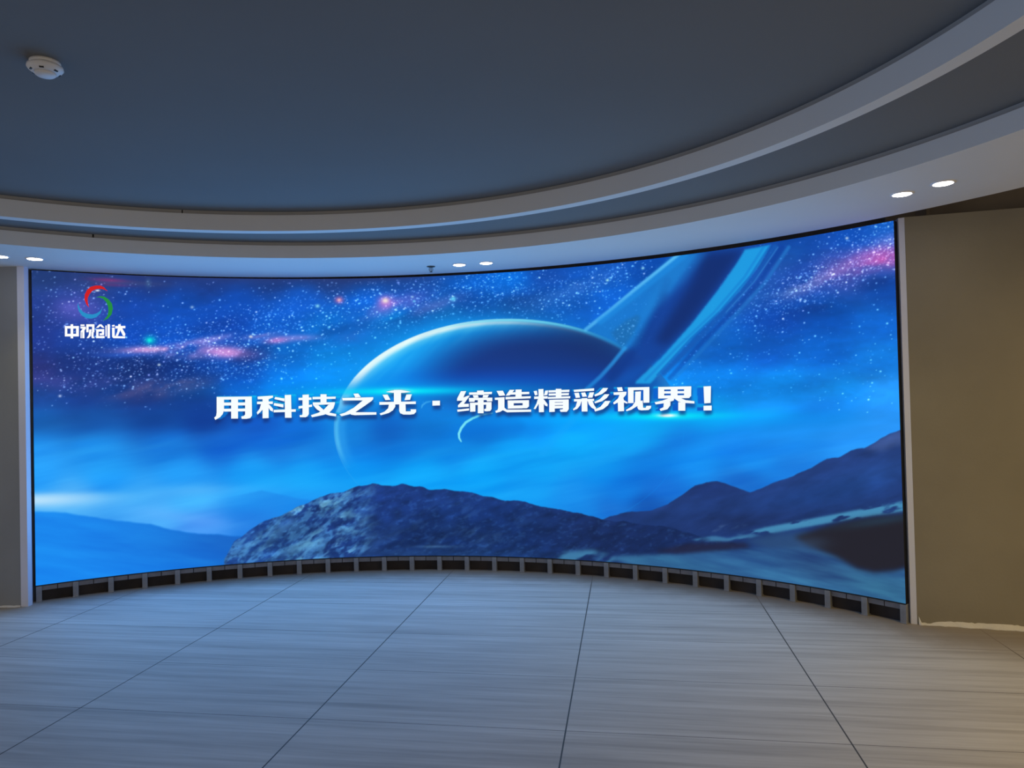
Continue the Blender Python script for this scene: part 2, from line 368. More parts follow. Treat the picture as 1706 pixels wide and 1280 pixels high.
# nebula colour
neb = noise(60, 26, 4, 21, -0.3)
def nebula(x, y, sx, sy, a, col, k):
    over(k * spot(x, y, sx, sy, a) * sm(neb, 0.25, 0.62), col)
for q in ((252, 583, 36, 4.5, -.03, (208, 158, 228), 1.0), (300, 577, 34, 5, -.17, (190, 135, 205), .9), (294, 592, 22, 4.5, .05, (216, 156, 214), 1.0), (376, 587, 34, 7, .08, (185, 135, 215), 1.1), (262, 582, 14, 2.5, -.03, (232, 186, 230), .7), (380, 588, 14, 4, 0, (210, 155, 225), .5),
          (462, 567, 15, 4, -.1, (205, 130, 210), .85), (430, 559, 20, 3.5, -.15, (190, 145, 215), .8), (350, 566, 30, 3.5, -.2, (140, 140, 230), .7), (500, 563, 26, 4, -.05, (140, 135, 220), .7), (235, 592, 50, 3, .0, (50, 110, 235), .6),
          (262, 648, 50, 9, -.12, (112, 92, 140), .75), (290, 640, 26, 5, -.1, (140, 110, 150), .4), (150, 640, 40, 8, -.1, (80, 80, 165), .5), (80, 633, 30, 8, 0, (75, 80, 170), .5), (130, 515, 30, 14, 0, (85, 85, 185), .6), (120, 512, 14, 7, 0, (110, 110, 215), .4),
          (655, 510, 34, 9, -.3, (125, 112, 215), .8), (720, 512, 34, 7, -.35, (110, 118, 210), .7), (590, 560, 26, 8, -.2, (50, 100, 200), .5), (960, 478, 60, 12, -.4, (60, 120, 215), .5),
          (1455, 432, 34, 14, -.35, (190, 90, 185), .85), (1482, 433, 16, 7, -.2, (215, 92, 178), .85), (1400, 452, 46, 8, -.42, (130, 100, 190), .8), (1350, 472, 40, 7, -.4, (105, 115, 190), .6), (1300, 488, 40, 9, -.3, (70, 120, 195), .5), (1480, 400, 30, 8, -.3, (90, 120, 215), .6)):
    nebula(*q)
over(.55 * spot(183, 467, 22, 2.6, .06) + .3 * spot(190, 475, 20, 2, .05), (190, 40, 105))
over(.3 * spot(225, 472, 40, 3, .04), (95, 95, 130)); over(.4 * spot(247, 470, 3, 6), (90, 150, 180))
dk = noise(80, 30, 4, 31, -0.3)
for x, y, sx, sy, a, k in ((380, 598, 60, 10, 0, .5), (300, 610, 80, 12, 0, .4), (690, 528, 60, 14, -.25, .35), (430, 580, 40, 7, -.1, .35), (570, 548, 50, 9, -.2, .3), (1360, 510, 60, 14, -.2, .35), (1470, 470, 30, 8, -.2, .4), (340, 545, 60, 9, -.2, .3)):
    over(k * spot(x, y, sx, sy, a) * sm(dk, .35, .6), (16, 38, 105))
# stars
dens = 0.10 + 0 * xx
for x, y, sx, sy, a, k in ((560, 510, 130, 22, -.18, 1.0), (330, 575, 120, 26, -.08, 1.1), (330, 610, 90, 22, -.05, .8), (200, 640, 90, 24, 0, .5), (800, 480, 90, 20, -.1, .8), (900, 500, 110, 22, 0, .55), (130, 510, 60, 40, 0, .28),
                           (1000, 470, 70, 22, -.3, .7), (1400, 450, 110, 18, -.42, 1.8), (1480, 400, 50, 26, 0, 1.0), (1330, 480, 60, 22, -.3, .8), (1050, 550, 18, 22, 0, .8), (1260, 540, 60, 40, 0, .2), (460, 640, 60, 30, 0, .15), (690, 520, 60, 20, 0, .7)):
    dens += k * spot(x, y, sx, sy, a)
dens *= 0.45 + 1.1 * noise(50, 26, 3, 41)
dens *= sm(-yy, -700, -620) * (1 - spot(850, 720, 10, 10))
ell = ((xx - 848) / 291) ** 2 + ((yy - 715) / 183.5) ** 2      # the large planet
inside = 1 - sm(np.sqrt(ell), 0.997, 1.005)
STAR = np.zeros_like(img)
pd = (dens / dens.max()).ravel(); cs = np.cumsum(pd); nst = 10500
ix = np.searchsorted(cs, rng.random(nst) * cs[-1]); sxp = ix % WW; syp = ix // WW
for x, y in zip(sxp, syp):
    a = rng.random() ** 3.4 * 170 + 20; s = 0.5 + 0.3 * rng.random() ** 3 + (a > 165) * .25
    tint = ((.72, .88, 1.0), (.95, .95, 1.0), (.85, .8, 1.0), (1.0, .85, .8))[rng.choice(4, p=(.6, .26, .11, .03))]
    xa, xb, ya, yb = max(0, x - 4), min(WW, x + 5), max(0, y - 4), min(HH, y + 5)
    gx = np.arange(xa, xb) - x; gy = np.arange(ya, yb) - y
    k = a * np.exp(-0.5 * (gx[None] ** 2 / (s * 1.15) ** 2 + gy[:, None] ** 2 / (s * .9) ** 2))
    STAR[ya:yb, xa:xb] += k[..., None] * np.array(tint, np.float32)
starfield = STAR
img += starfield * (1 - 0.0 * inside)[..., None]
for x, y, s, col, k in ((642, 503, 9, (235, 120, 215), .75), (642, 501, 4, (255, 235, 225), 1), (565, 500, 5, (215, 110, 170), .8), (565, 500, 2, (255, 220, 210), .8), (755, 498, 3.2, (110, 225, 255), .95), (529, 510, 2.4, (150, 230, 255), .9),
                        (250, 567, 7, (0, 190, 215), .8), (249, 567, 3, (20, 250, 230), .9), (418, 561, 2, (235, 235, 235), .9), (265, 608, 1.7, (220, 240, 255), .9), (100, 660, 1.8, (200, 215, 255), .9), (320, 512, 2, (170, 205, 245), .8), (690, 502, 1.8, (120, 210, 255), .9), (1012, 467, 1.8, (190, 255, 255), .9), (1071, 447, 1.7, (170, 240, 255), .9), (1411, 397, 1.8, (215, 235, 255), .9), (687, 495, 1.6, (180, 225, 255), .8)):
    over(k * spot(x, y, s, s * .8), col)
over(spot(162.5, 484.3, 2.6, .9) * 1.2, (245, 250, 255))
# glow round the planet and the planet itself
rad = np.sqrt(ell)
angp = np.arctan2((715 - yy) / 183.5, (xx - 848) / 291)          # 0 right, pi/2 top, pi left
lit = np.exp(-0.5 * ((np.where(angp < -PI / 2, angp + 2 * PI, angp) - 2.25) / 0.75) ** 2)
pre = img.copy()
over(0.95 * lit * np.exp(-np.clip(rad - 1, 0, 9) / 0.11) * (1 - inside), (14, 150, 238))
over(inside * 1.0, (10, 128, 226))
body = np.zeros_like(img)
term = np.sqrt(((xx - 905) / 235) ** 2 + ((yy - 640) / 108) ** 2)   # the dark side
shade = 1 - sm(term, 0.55, 1.06)
crest = sm(rad, 0.80, 0.985)
c_mid = np.array((14, 142, 236), np.float32); c_dark = np.array((20, 58, 138), np.float32); c_lite = np.array((120, 222, 252), np.float32)
body[:] = c_mid
tl = np.clip(lit * 1.25, 0, 1)
k = (sm(rad, .70, .93) * tl * .8)[..., None]; body[:] = body * (1 - k) + np.array((28, 172, 248), np.float32) * k
k = (sm(rad, .88, .985) * tl * .9)[..., None]; body[:] = body * (1 - k) + np.array((110, 214, 250), np.float32) * k
k = (sm(rad, .935, .98) * np.clip(lit * 1.6, 0, 1))[..., None]; body[:] = body * (1 - k) + np.array((225, 250, 252), np.float32) * k
streak = noise(90, 9, 4, 51, -0.75) - .5
body += (streak * 34 * tl * sm(rad, .7, .95))[..., None] * np.array((1, .8, .3), np.float32)
k = shade[..., None]; body[:] = body * (1 - k) + c_dark * k
k = (.55 * spot(1000, 570, 70, 30, .35) + .35 * spot(890, 575, 90, 24))[..., None]; body[:] = body * (1 - k) + np.array((24, 46, 100), np.float32) * k
# top rim, teal turning dark to the right
rim = inside * sm(rad, .955, .99) * sm(angp, .5, .95) * sm(-angp, -2.0, -1.4)
over(inside, (0, 0, 0)); img += body * inside[..., None]
over(rim * .8, (40, 150, 212))
over(inside * .8 * np.exp(-0.5 * ((rad - .99) / .008) ** 2) * sm(angp, .85, 1.5) * sm(-angp, -2.2, -1.6), (120, 225, 245))
# lower half of the planet dissolves into the haze
low = sm(yy, 648, 704) * inside
hzc = acc / wt[..., None]
mk = (low)[..., None]; img[:] = img * (1 - mk) + pre * mk
fade = inside * (1 - sm(yy, 735, 790)) * sm(yy, 645, 690)
over(fade * .75 * np.exp(-0.5 * ((rad - .988) / .012) ** 2) * (xx < 700), (95, 205, 252))
over(fade * .45 * np.exp(-0.5 * ((rad - .955) / .018) ** 2) * (xx < 700), (55, 175, 250))
over(fade * .45 * spot(640, 722, 34, 24) , (12, 88, 185)); over(.4 * inside * spot(860, 632, 150, 12), (10, 84, 215))
# rings
def stroke(pts, w, col, k=1.0, soft=1.0, f0=1.0, f1=1.0):
    d, t = dist_line(pts); over(k * (1 - sm(d, w - soft, w + soft)) * (f0 + (f1 - f0) * t), col)
wedge = poly([(1122, 425), (1166, 421), (1116, 488), (1091, 524), (1061, 579), (1040, 584), (1033, 577), (976, 550), (1050, 490)], 3)
over(.85 * wedge, (26, 122, 205))
over(.9 * poly([(1018, 555), (1045, 533), (1064, 524), (1067, 530), (1055, 556), (1040, 578), (1033, 576)], 2.5), (28, 108, 178))
img += (STAR * poly([(1018, 555), (1045, 533), (1064, 524), (1067, 530), (1055, 556), (1040, 578), (1033, 576)], 1)[..., None]) * .8
dark = poly([(1166, 421), (1242, 412), (1240, 421), (1195, 485), (1152, 540), (1100, 598), (1061, 634), (1040, 648), (990, 648), (1015, 630), (1045, 582), (1061, 579), (1080, 540), (1106, 490), (1116, 488)], 4)
over(.93 * dark * sm(-yy, -660, -625), (20, 64, 150))
over(.8 * poly([(1172, 424), (1238, 416), (1190, 484), (1150, 536), (1110, 575), (1090, 570), (1120, 520), (1152, 470)], 7), (18, 42, 104))
over(.5 * poly([(1040, 620), (1090, 600), (1060, 634), (1020, 645)], 6), (16, 96, 196))
over(.5 * poly([(1122, 425), (1180, 418), (1140, 470), (1110, 500), (1085, 520), (1060, 540)], 5), (32, 130, 212))
stroke([(1112, 470), (1098, 510), (1072, 556), (1046, 598), (1018, 630)], 7, (16, 56, 136), .75, 6, .15, 1)
stroke([(1131, 424), (1060, 481), (1018, 516), (976, 549)], 3.0, (95, 195, 250), .9, 2.2, 1, .75)
stroke([(1142, 424), (1065, 486), (1000, 536)], 5, (30, 142, 228), .6, 4)
stroke([(1041, 580), (1020, 606), (1000, 628), (978, 648)], 3.2, (42, 150, 228), .85, 2.5, 1, .7)
band = poly([(1241, 416), (1284, 408), (1265, 442), (1235, 482), (1198, 521.5), (1158.5, 558), (1107, 613), (1083, 640), (1058, 640), (1061, 634), (1100.6, 597.7), (1152, 540), (1195, 485), (1228, 438)], 1.3)
over(.95 * band, (30, 158, 228))
stroke([(1272, 412), (1240, 462), (1190, 520), (1130, 577), (1075, 634)], 2.0, (22, 128, 212), .6, 1.5)
stroke([(1281, 412), (1250, 460), (1200, 518), (1150, 565), (1095, 625)], 1.6, (18, 105, 195), .7, 1.2)
stroke([(1291, 412), (1262, 458), (1212, 515), (1165, 562), (1105, 622)], 4.5, (22, 90, 180), .8, 3)
stroke([(1303, 412), (1262, 474), (1219, 521.5), (1170, 570), (1116, 630)], 3.6, (15, 66, 160), .85, 2.4, 1, .5)
stroke([(1314, 412), (1274, 472), (1225, 525), (1146, 608), (1120, 634)], 3.0, (36, 122, 205), .7, 2.2, 1, .4)
stroke([(1296, 412), (1256, 470), (1210, 520)], 1.0, (60, 140, 215), .5, .8)
over(.25 * poly([(1317, 412), (1345, 410), (1290, 480), (1225, 545), (1160, 610), (1130, 632)], 7), (40, 110, 190))
# small crescents
def crescent(pts, w, col, k):
    d, t = dist_line(pts); ww = w * np.sin(PI * np.clip(t * .92 + .04, 0, 1)) ** .6 + .3
    over(k * (1 - sm(d, ww - .6, ww + .8)), col)
over(.45 * poly([(768, 735), (764, 722), (768, 713), (776, 704), (788, 697), (816, 689), (860, 690), (880, 712), (860, 728), (800, 738)], 5), (8, 105, 205))
crescent([(820, 688.5), (803, 691), (788, 696.8), (776, 704), (768.4, 713.5), (764.5, 722.7), (765, 730), (768.4, 736)], 1.7, (130, 235, 248), .95)
crescent([(718, 669), (710, 670.5), (704, 675), (702, 680)], 1.1, (70, 170, 240), .8)
# light flares behind the lettering
over(.75 * np.exp(-0.5 * ((yy - 650) / 11) ** 2) * np.exp(-0.5 * ((xx - 690) / 190) ** 2), (0, 150, 242))
fl = np.exp(-0.5 * ((yy - 652 + (xx - 668) * .012) / 4.2) ** 2) * np.exp(-np.abs((xx - 665) / 105) ** 1.6); over(np.clip(fl * 1.1, 0, .97), (0, 226, 250))
over(.9 * spot(665, 652, 12, 2.6), (230, 255, 255))
over(.65 * np.exp(-0.5 * ((yy - 697) / 11) ** 2) * np.exp(-0.5 * ((xx - 1090) / 170) ** 2), (0, 172, 252))
fl = np.exp(-0.5 * ((yy - 693.5 + (xx - 1112) * .01) / 4.4) ** 2) * np.exp(-np.abs((xx - 1112) / 85) ** 1.5); over(np.clip(fl * 1.1, 0, .97), (0, 228, 252))
over(spot(1112, 692.5, 11, 2.0) * 1.2, (240, 255, 252))
stroke([(905, 755), (935, 720), (965, 690)], 5, (20, 165, 250), .4, 4)

# mountains
def ridge(pts, rough, seed):
    n1 = noise(26, 4000, 5, seed)[0]; r = np.interp(np.arange(X0, X0 + WW), [p[0] for p in pts], [p[1] for p in pts], left=2000, right=2000)
    return r - (n1 - .5) * rough
def under(r, soft=1.0): return sm(yy - r[None, :], -soft, soft)
rocks = noise(20, 8, 5, 61, -0.55); rocks2 = noise(60, 22, 4, 62, -0.35)
r = ridge([(300, 850), (384, 828), (436, 817), (491, 829), (560, 840), (640, 850)], 2, 70); over(.38 * under(r, 2.5) * sm(xx, 330, 440), (24, 120, 222))
r = ridge([(30, 853), (110, 854), (171, 864.5), (250, 873.6), (284, 882.7), (329, 890), (384, 893), (470, 893), (600, 893)], 4, 71)
m = under(r, 2.5)
over(m * .95, (24, 132, 236)); g = m * sm(xx, 90, 420); over(.85 * g, (20, 104, 205)); over(m * .45 * spot(60, 930, 60, 60), (26, 148, 246)); over(m * .5 * sm(yy, 905, 960) * (1 - sm(xx, 250, 420)), (22, 132, 240))
img += (m * (noise(90, 12, 4, 72, .12) - .5) * 24)[..., None] * np.array((.4, 1, .6), np.float32)
over(m * .35 * spot(400, 905, 60, 22, .1), (30, 88, 180))
# right-hand range
r = ridge([(985, 880), (1000, 869), (1018, 861), (1046, 855), (1085, 850), (1113, 840), (1140, 822), (1158, 808), (1177, 803), (1195, 803), (1220, 811), (1250, 820), (1268, 815), (1293, 803), (1323, 794), (1354, 777), (1378, 764), (1396, 762), (1418, 750), (1439, 747), (1466, 731), (1500, 717), (1530, 705)], 6, 73)
m = under(r, 1.2)
over(m, (34, 60, 120)); over(m * .55 * sm(yy, 800, 900), (22, 48, 102))
over(m * .75 * poly([(1440, 749), (1466, 731), (1530, 700), (1530, 742), (1495, 742), (1470, 752)], 4), (70, 96, 158))
over(m * .4 * spot(1460, 790, 60, 16, -.3), (40, 80, 150)); over(m * .5 * spot(1180, 812, 40, 12), (32, 56, 122)); over(m * .35 * spot(1390, 820, 90, 20, -.2), (26, 74, 150))
over(m * .5 * spot(1230, 870, 90, 14, -.1), (30, 46, 92))
img *= (1 + m * .35 * (noise(40, 14, 5, 74, -.3) - .5))[..., None]
# main hill
r = ridge([(374, 934), (390, 906), (411, 890), (433, 873.6), (467, 860), (506, 842), (545, 827), (566, 820), (590, 811), (620, 806.5), (651, 809.5), (669, 808), (691, 812.6), (715, 815.6), (740, 814), (776, 821), (825, 828), (843, 834), (886, 840), (909, 846), (947, 854), (978, 860), (1008, 866), (1040, 870), (1110, 878), (1180, 896), (1240, 912), (1300, 940)], 9, 75)
m = under(r, 1.0)
over(m, (26, 54, 116)); over(m * .75 * sm(xx, 560, 720) * sm(yy, 815, 880), (18, 42, 92)); over(m * .6 * sm(xx, 850, 1000), (25, 42, 88)); over(m * .4 * spot(640, 835, 60, 22), (30, 62, 140)); over(m * .4 * spot(790, 850, 50, 14), (26, 62, 138))
over(m * .5 * sm(-xx, -560, -420), (36, 88, 168))
lightp = sm(rocks, .50, .68) * sm(rocks2, .40, .58)
fl = m * (1 - sm(xx, 560, 640))
over(fl * .95 * lightp, (104, 172, 216)); over(fl * .6 * sm(noise(30, 10, 4, 65, -.75), .52, .7), (74, 140, 200)); over(fl * .55 * sm(noise(9, 5, 3, 63, -.5), .55, .75), (66, 130, 196)); over(fl * .45 * sm(-noise(12, 6, 3, 64, -.5), -.46, -.3), (18, 44, 100))
for x, y, sx, sy, a, k in ((530, 892, 20, 9, -.5, .8), (498, 912, 22, 6, -.35, .7), (582, 858, 18, 5, .3, .55), (560, 872, 22, 4, .45, .5), (592, 886, 16, 4, .3, .4), (430, 905, 24, 9, -.5, .4), (470, 880, 26, 8, -.5, .35)):
    over(m * k * spot(x, y, sx, sy, a) * sm(rocks, .32, .55), (100, 170, 215))
over(m * .30 * sm(rocks, .52, .7) * spot(770, 880, 70, 26), (70, 115, 170)); over(m * .32 * sm(rocks2, .5, .7) * spot(700, 905, 80, 16), (66, 112, 168)); over(m * .5 * spot(725, 911, 22, 1.6), (90, 140, 190))
over(m * .25 * spot(760, 925, 120, 8), (44, 88, 140))
img *= (1 + m * .5 * (noise(20, 9, 5, 76, -.3) - .5))[..., None]
img += (m * sm(noise(7, 4, 3, 77, -.2), .55, .85) * 16 * sm(xx, 520, 640))[..., None] * np.array((.5, .9, 1.2), np.float32)
# foot of the hills, road, lake, dark bank
over(.8 * poly([(925, 921), (985, 916), (1010, 922), (1032, 930), (1010, 940), (900, 935)], 3) * sm(rocks2, .40, .6), (70, 138, 180))
over(.9 * poly([(1225, 892), (1274, 879), (1323, 870), (1396, 856), (1500, 836), (1512, 834), (1512, 852), (1500, 853), (1426, 864), (1335, 880), (1270, 892)], 1.6) * sm(noise(26, 8, 4, 81, -.25), .28, .5), (72, 146, 188))
over(.8 * poly([(1152, 899), (1190, 893), (1213, 897), (1240, 891), (1270, 893), (1225, 902), (1165, 903)], 1.5) * sm(rocks2, .35, .55), (66, 128, 172))
over(.6 * poly([(1165, 885), (1200, 876), (1250, 874), (1190, 886)], 2) * sm(rocks, .4, .6), (70, 100, 150))
over(.8 * poly([(1090, 918), (1150, 906), (1240, 904), (1252, 912), (1215, 919), (1130, 925)], 3), (34, 36, 62))
over(.8 * poly([(1240, 900), (1300, 888), (1340, 885), (1400, 905), (1380, 925), (1280, 918)], 5), (44, 78, 122))
lake = poly([(1020, 932), (1035, 927), (1131, 924), (1213, 917), (1275, 913), (1340, 914), (1395, 925), (1430, 947), (1460, 953), (1512, 946), (1520, 1030), (1300, 1030), (1100, 960)], 3)
over(.92 * lake, (46, 92, 142)); over(lake * .7 * spot(1480, 985, 80, 22, .2), (54, 112, 145)); over(lake * .7 * spot(1120, 938, 80, 9, .15), (56, 120, 160)); over(lake * .6 * spot(1330, 970, 70, 12, .25), (58, 124, 172)); over(lake * .5 * spot(1230, 935, 60, 14, .1), (40, 88, 146))
over(lake * .7 * spot(1360, 940, 40, 22, .5), (38, 70, 118))
img += (lake * (noise(60, 9, 4, 82, .2) - .5) * 46)[..., None] * np.array((.5, 1, .8), np.float32)
over(.96 * poly([(1323, 895), (1366, 880), (1411, 869), (1460, 861), (1512, 856), (1516, 944), (1490, 951), (1457, 954), (1427, 947), (1390, 926), (1345, 908)], 4), (35, 33, 41))
over(.6 * spot(1470, 868, 50, 5, -.15), (38, 62, 84))
over(.35 * spot(1350, 905, 20, 8), (60, 90, 130))
# darker navy strip along the top edge on the left, an HDR blur artefact
top = np.interp(np.arange(X0, X0 + WW), [30, 200, 400, 600, 750, 900], [451, 459, 464, 466, 460, 450])
tm = np.exp(-np.clip(yy - top[None, :], 0, 99) / 11) * (1 - sm(xx, 600, 900)) * sm(xx, 60, 220)
over(.75 * tm * (1 - .6 * spot(183, 467, 24, 6)), (44, 56, 110))

# ---- lettering, traced stroke by stroke (crop origin and scale, then outlines)
G = {}
A = (350, 640, 11.373); B_ = (490, 640, 11.373); D_ = (630, 640, 11.373); E_ = (750, 630, 11.373); F_ = (880, 630, 11.373); H_ = (1010, 630, 8.53)
SLOGAN = [
 (A, [[(125,245),(265,245),(265,500),(240,570),(190,630),(100,680),(78,640),(115,605),(125,540)],[(125,245),(790,238),(790,292),(125,297)],[(665,240),(790,238),(795,600),(760,645),(690,660),(600,660),(590,615),(640,605),(665,580)],[(400,290),(530,290),(530,655),(400,655)],[(265,352),(665,350),(665,405),(265,408)],[(265,470),(665,465),(665,518),(265,523)]]),
 (A, [[(900,240),(1190,220),(1195,255),(1120,285),(905,290)],[(890,335),(1190,330),(1190,378),(890,382)],[(995,250),(1110,250),(1110,645),(995,650)],[(1000,380),(1000,480),(945,540),(900,580),(885,540),(940,470),(965,382)],[(1110,382),(1140,410),(1195,470),(1190,525),(1140,500),(1110,450)],[(1235,245),(1410,275),(1410,330),(1220,285)],[(1215,360),(1390,385),(1390,445),(1205,405)],[(1205,490),(1625,478),(1625,525),(1205,537)],[(1415,210),(1535,205),(1545,640),(1420,640)]]),
 (B_, [[(160,205),(280,200),(280,570),(255,610),(220,630),(110,628),(105,590),(150,590),(160,570)],[(85,262),(330,255),(330,300),(85,308)],[(85,420),(340,390),(340,430),(85,468)],[(350,245),(790,240),(785,280),(350,290)],[(500,195),(615,195),(615,350),(500,350)],[(355,350),(775,345),(770,385),(360,398)],[(650,395),(775,370),(745,460),(670,540),(560,585),(340,630),(320,590),(450,550),(560,490)],[(360,400),(460,400),(560,490),(660,540),(800,570),(795,612),(660,595),(540,550),(430,480)]]),
 (B_, [[(1125,185),(1215,180),(1265,245),(1160,255)],[(915,265),(1500,250),(1500,290),(1470,310),(920,312)],[(1310,305),(1500,285),(1470,320),(1330,420),(1150,540),(1040,575),(900,610),(860,575),(960,545),(1130,450)],[(1060,560),(1140,520),(1180,535),(1560,535),(1560,580),(1150,592),(1080,580)]]),
 (D_, [[(300,115),(435,115),(435,345),(300,345)],[(150,150),(260,125),(400,112),(500,125),(620,150),(500,165),(400,170),(260,165)],[(85,205),(180,200),(235,300),(140,305)],[(535,200),(640,195),(605,300),(500,305)],[(25,342),(715,330),(715,378),(25,395)],[(205,390),(325,385),(325,430),(280,500),(200,550),(50,592),(30,560),(120,525),(190,460)],[(400,385),(520,380),(525,520),(620,518),(615,480),(720,480),(720,530),(680,570),(600,580),(480,578),(420,555),(400,510)]]),
 (D_, [[(1030,318),(1172,316),(1172,405),(1030,410)]]),
 (E_, [[(205,250),(305,248),(250,370),(340,335),(375,335),(260,490),(355,488),(355,545),(150,555),(150,515),(240,430),(130,432),(135,385)],[(135,600),(360,575),(360,615),(140,640)],[(360,275),(795,262),(790,305),(360,318)],[(510,240),(635,236),(640,320),(515,320)],[(430,325),(525,322),(540,370),(450,375)],[(630,320),(735,318),(710,370),(615,370)],[(355,378),(800,372),(800,440),(700,445),(690,418),(470,420),(460,450),(360,450)],[(375,470),(785,455),(785,590),(760,625),(700,632),(650,628),(645,590),(680,580),(685,505),(480,512),(480,635),(380,640)],[(525,420),(635,420),(635,668),(525,668)]]),
 (E_, [[(880,245),(1000,240),(1045,330),(930,340)],[(845,375),(1030,362),(1030,560),(1070,600),(1535,598),(1535,640),(1080,650),(1000,610),(950,640),(870,660),(855,625),(900,605),(910,570),(910,415),(850,415)],[(1130,225),(1220,225),(1130,330),(1055,335)],[(1120,272),(1500,262),(1500,305),(1120,318)],[(1240,220),(1355,218),(1355,350),(1240,355)],[(1050,360),(1530,345),(1525,385),(1050,405)],[(1090,425),(1205,425),(1205,578),(1095,580)],[(1375,422),(1495,420),(1495,540),(1455,572),(1375,572)],[(1205,424),(1375,422),(1375,475),(1205,478)],[(1205,522),(1375,518),(1375,574),(1205,578)]]),
 (F_, [[(105,250),(165,240),(180,320),(130,328)],[(325,240),(380,235),(365,320),(300,330)],[(115,352),(370,345),(370,390),(115,398)],[(195,212),(290,208),(300,645),(205,648)],[(185,400),(215,400),(205,480),(140,590),(105,585),(160,480)],[(290,400),(320,430),(370,500),(365,540),(320,520),(290,480)],[(390,235),(785,222),(780,265),(385,275)],[(390,295),(775,285),(770,325),(390,335)],[(375,360),(800,345),(795,385),(375,395)],[(525,205),(630,205),(630,385),(525,385)],[(400,415),(505,410),(505,640),(400,645)],[(505,410),(660,408),(660,455),(505,458)],[(660,408),(770,405),(770,590),(735,640),(615,642),(600,600),(660,590)],[(505,468),(660,464),(660,512),(505,516)],[(505,528),(660,524),(660,572),(505,578)]]),
 (F_, [[(865,225),(1250,195),(1250,240),(870,265)],[(875,285),(960,278),(985,370),(905,378)],[(1005,280),(1080,272),(1115,350),(1030,358)],[(1165,275),(1250,270),(1220,370),(1130,375)],[(870,400),(1250,395),(1250,435),(870,445)],[(1015,385),(1120,380),(1125,635),(1015,635)],[(930,440),(1010,440),(985,520),(930,585),(860,612),(850,590),(900,545)],[(1130,435),(1220,435),(1250,510),(1290,570),(1270,600),(1200,560),(1150,500)],[(1420,190),(1515,190),(1480,245),(1400,305),(1270,350),(1255,320),(1340,275)],[(1450,308),(1540,308),(1490,380),(1400,440),(1270,480),(1255,455),(1360,400)],[(1460,435),(1560,435),(1510,520),(1420,590),(1270,635),(1255,600),(1370,545)]]),
 (H_, [[(155,135),(225,130),(240,185),(170,188)],[(105,205),(290,195),(285,235),(240,290),(175,345),(110,375),(100,350),(170,290),(190,240),(108,240)],[(165,300),(250,290),(255,470),(170,475)],[(235,305),(305,345),(300,365),(245,345)],[(310,135),(390,132),(390,355),(312,358)],[(310,135),(615,128),(615,168),(310,175)],[(530,130),(615,128),(615,350),(530,352)],[(415,195),(495,190),(490,320),(440,400),(360,450),(290,472),(280,455),(370,400),(410,340)],[(445,330),(520,320),(525,420),(560,425),(575,395),(640,395),(635,430),(600,455),(500,460),(460,450),(445,420)]]),
 (H_, [[(740,128),(825,126),(825,285),(740,290)],[(918,125),(1015,123),(1015,285),(918,285)],[(1108,120),(1210,118),(1208,255),(1175,285),(1108,285)],[(740,128),(1210,118),(1210,158),(740,165)],[(740,190),(1208,184),(1208,218),(740,222)],[(740,250),(1208,243),(1180,285),(740,292)],[(900,285),(970,290),(960,320),(850,355),(705,375),(690,345),(800,320)],[(960,285),(1060,285),(1130,315),(1255,330),(1255,362),(1120,355),(1030,335)],[(820,345),(915,340),(912,390),(870,445),(775,468),(760,440),(815,415)],[(1025,345),(1125,340),(1125,465),(1025,465)]]),
 (H_, [[(1385,120),(1490,115),(1485,355),(1395,360)],[(1385,395),(1500,392),(1500,460),(1385,462)]]),
]
L_ = (50, 450, 8.53)
LOGO_TEXT = [
 (L_, [[(495,800),(530,800),(530,945),(495,945)],[(655,800),(695,800),(695,945),(655,945)],[(495,797),(695,797),(695,832),(495,832)],[(495,908),(695,908),(695,945),(495,945)],[(577,772),(613,772),(613,972),(577,972)]]),
 (L_, [[(718,775),(775,775),(775,797),(718,797)],[(718,806),(790,806),(795,832),(762,872),(720,895),(718,872),(750,835),(718,832)],[(742,860),(774,850),(774,970),(742,970)],[(718,895),(734,880),(734,970),(718,970)],[(800,772),(832,772),(832,885),(800,885)],[(800,772),(915,772),(915,805),(800,805)],[(882,772),(915,772),(915,885),(882,885)],[(842,845),(876,845),(862,940),(832,970),(805,970),(835,920)],[(876,880),(906,880),(902,940),(918,970),(880,970),(872,940)]]),
 (L_, [[(938,822),(985,773),(1015,773),(1060,822),(1028,822),(1000,797),(970,822)],[(940,843),(1055,840),(1055,874),(940,877)],[(940,843),(974,843),(974,970),(940,970)],[(1022,843),(1055,843),(1055,920),(1022,925)],[(990,900),(1050,898),(1050,926),(990,929)],[(940,940),(1060,937),(1060,970),(940,970)],[(1072,790),(1090,790),(1090,945),(1072,945)],[(1101,772),(1136,772),(1136,970),(1101,970)]]),
 (L_, [[(1163,785),(1200,778),(1207,800),(1170,808)],[(1165,820),(1204,820),(1204,938),(1355,945),(1350,972),(1185,970),(1167,950)],[(1212,797),(1355,795),(1355,828),(1212,832)],[(1255,772),(1290,772),(1287,850),(1250,935),(1215,940),(1240,880)],[(1278,828),(1310,828),(1356,910),(1350,940),(1320,935),(1290,870)]]),
]
LOGO_MARK = [
 ('red', [(840,535),(800,490),(775,420),(778,350),(810,285),(860,240),(930,222),(1000,222),(1050,245),(1105,305),(1060,280),(1010,268),(950,270),(890,295),(845,345),(820,400),(820,460)]),
 ('green', [(930,390),(1000,372),(1060,380),(1120,420),(1165,480),(1178,550),(1160,630),(1110,690),(1030,727),(1060,700),(1100,650),(1115,590),(1110,520),(1085,460),(1040,410),(990,390)]),
 ('blue', [(685,460),(675,520),(695,590),(740,650),(800,685),(870,692),(940,675),(1000,620),(1035,530),(1000,580),(950,615),(890,632),(820,625),(760,600),(710,550),(690,500)]),
]
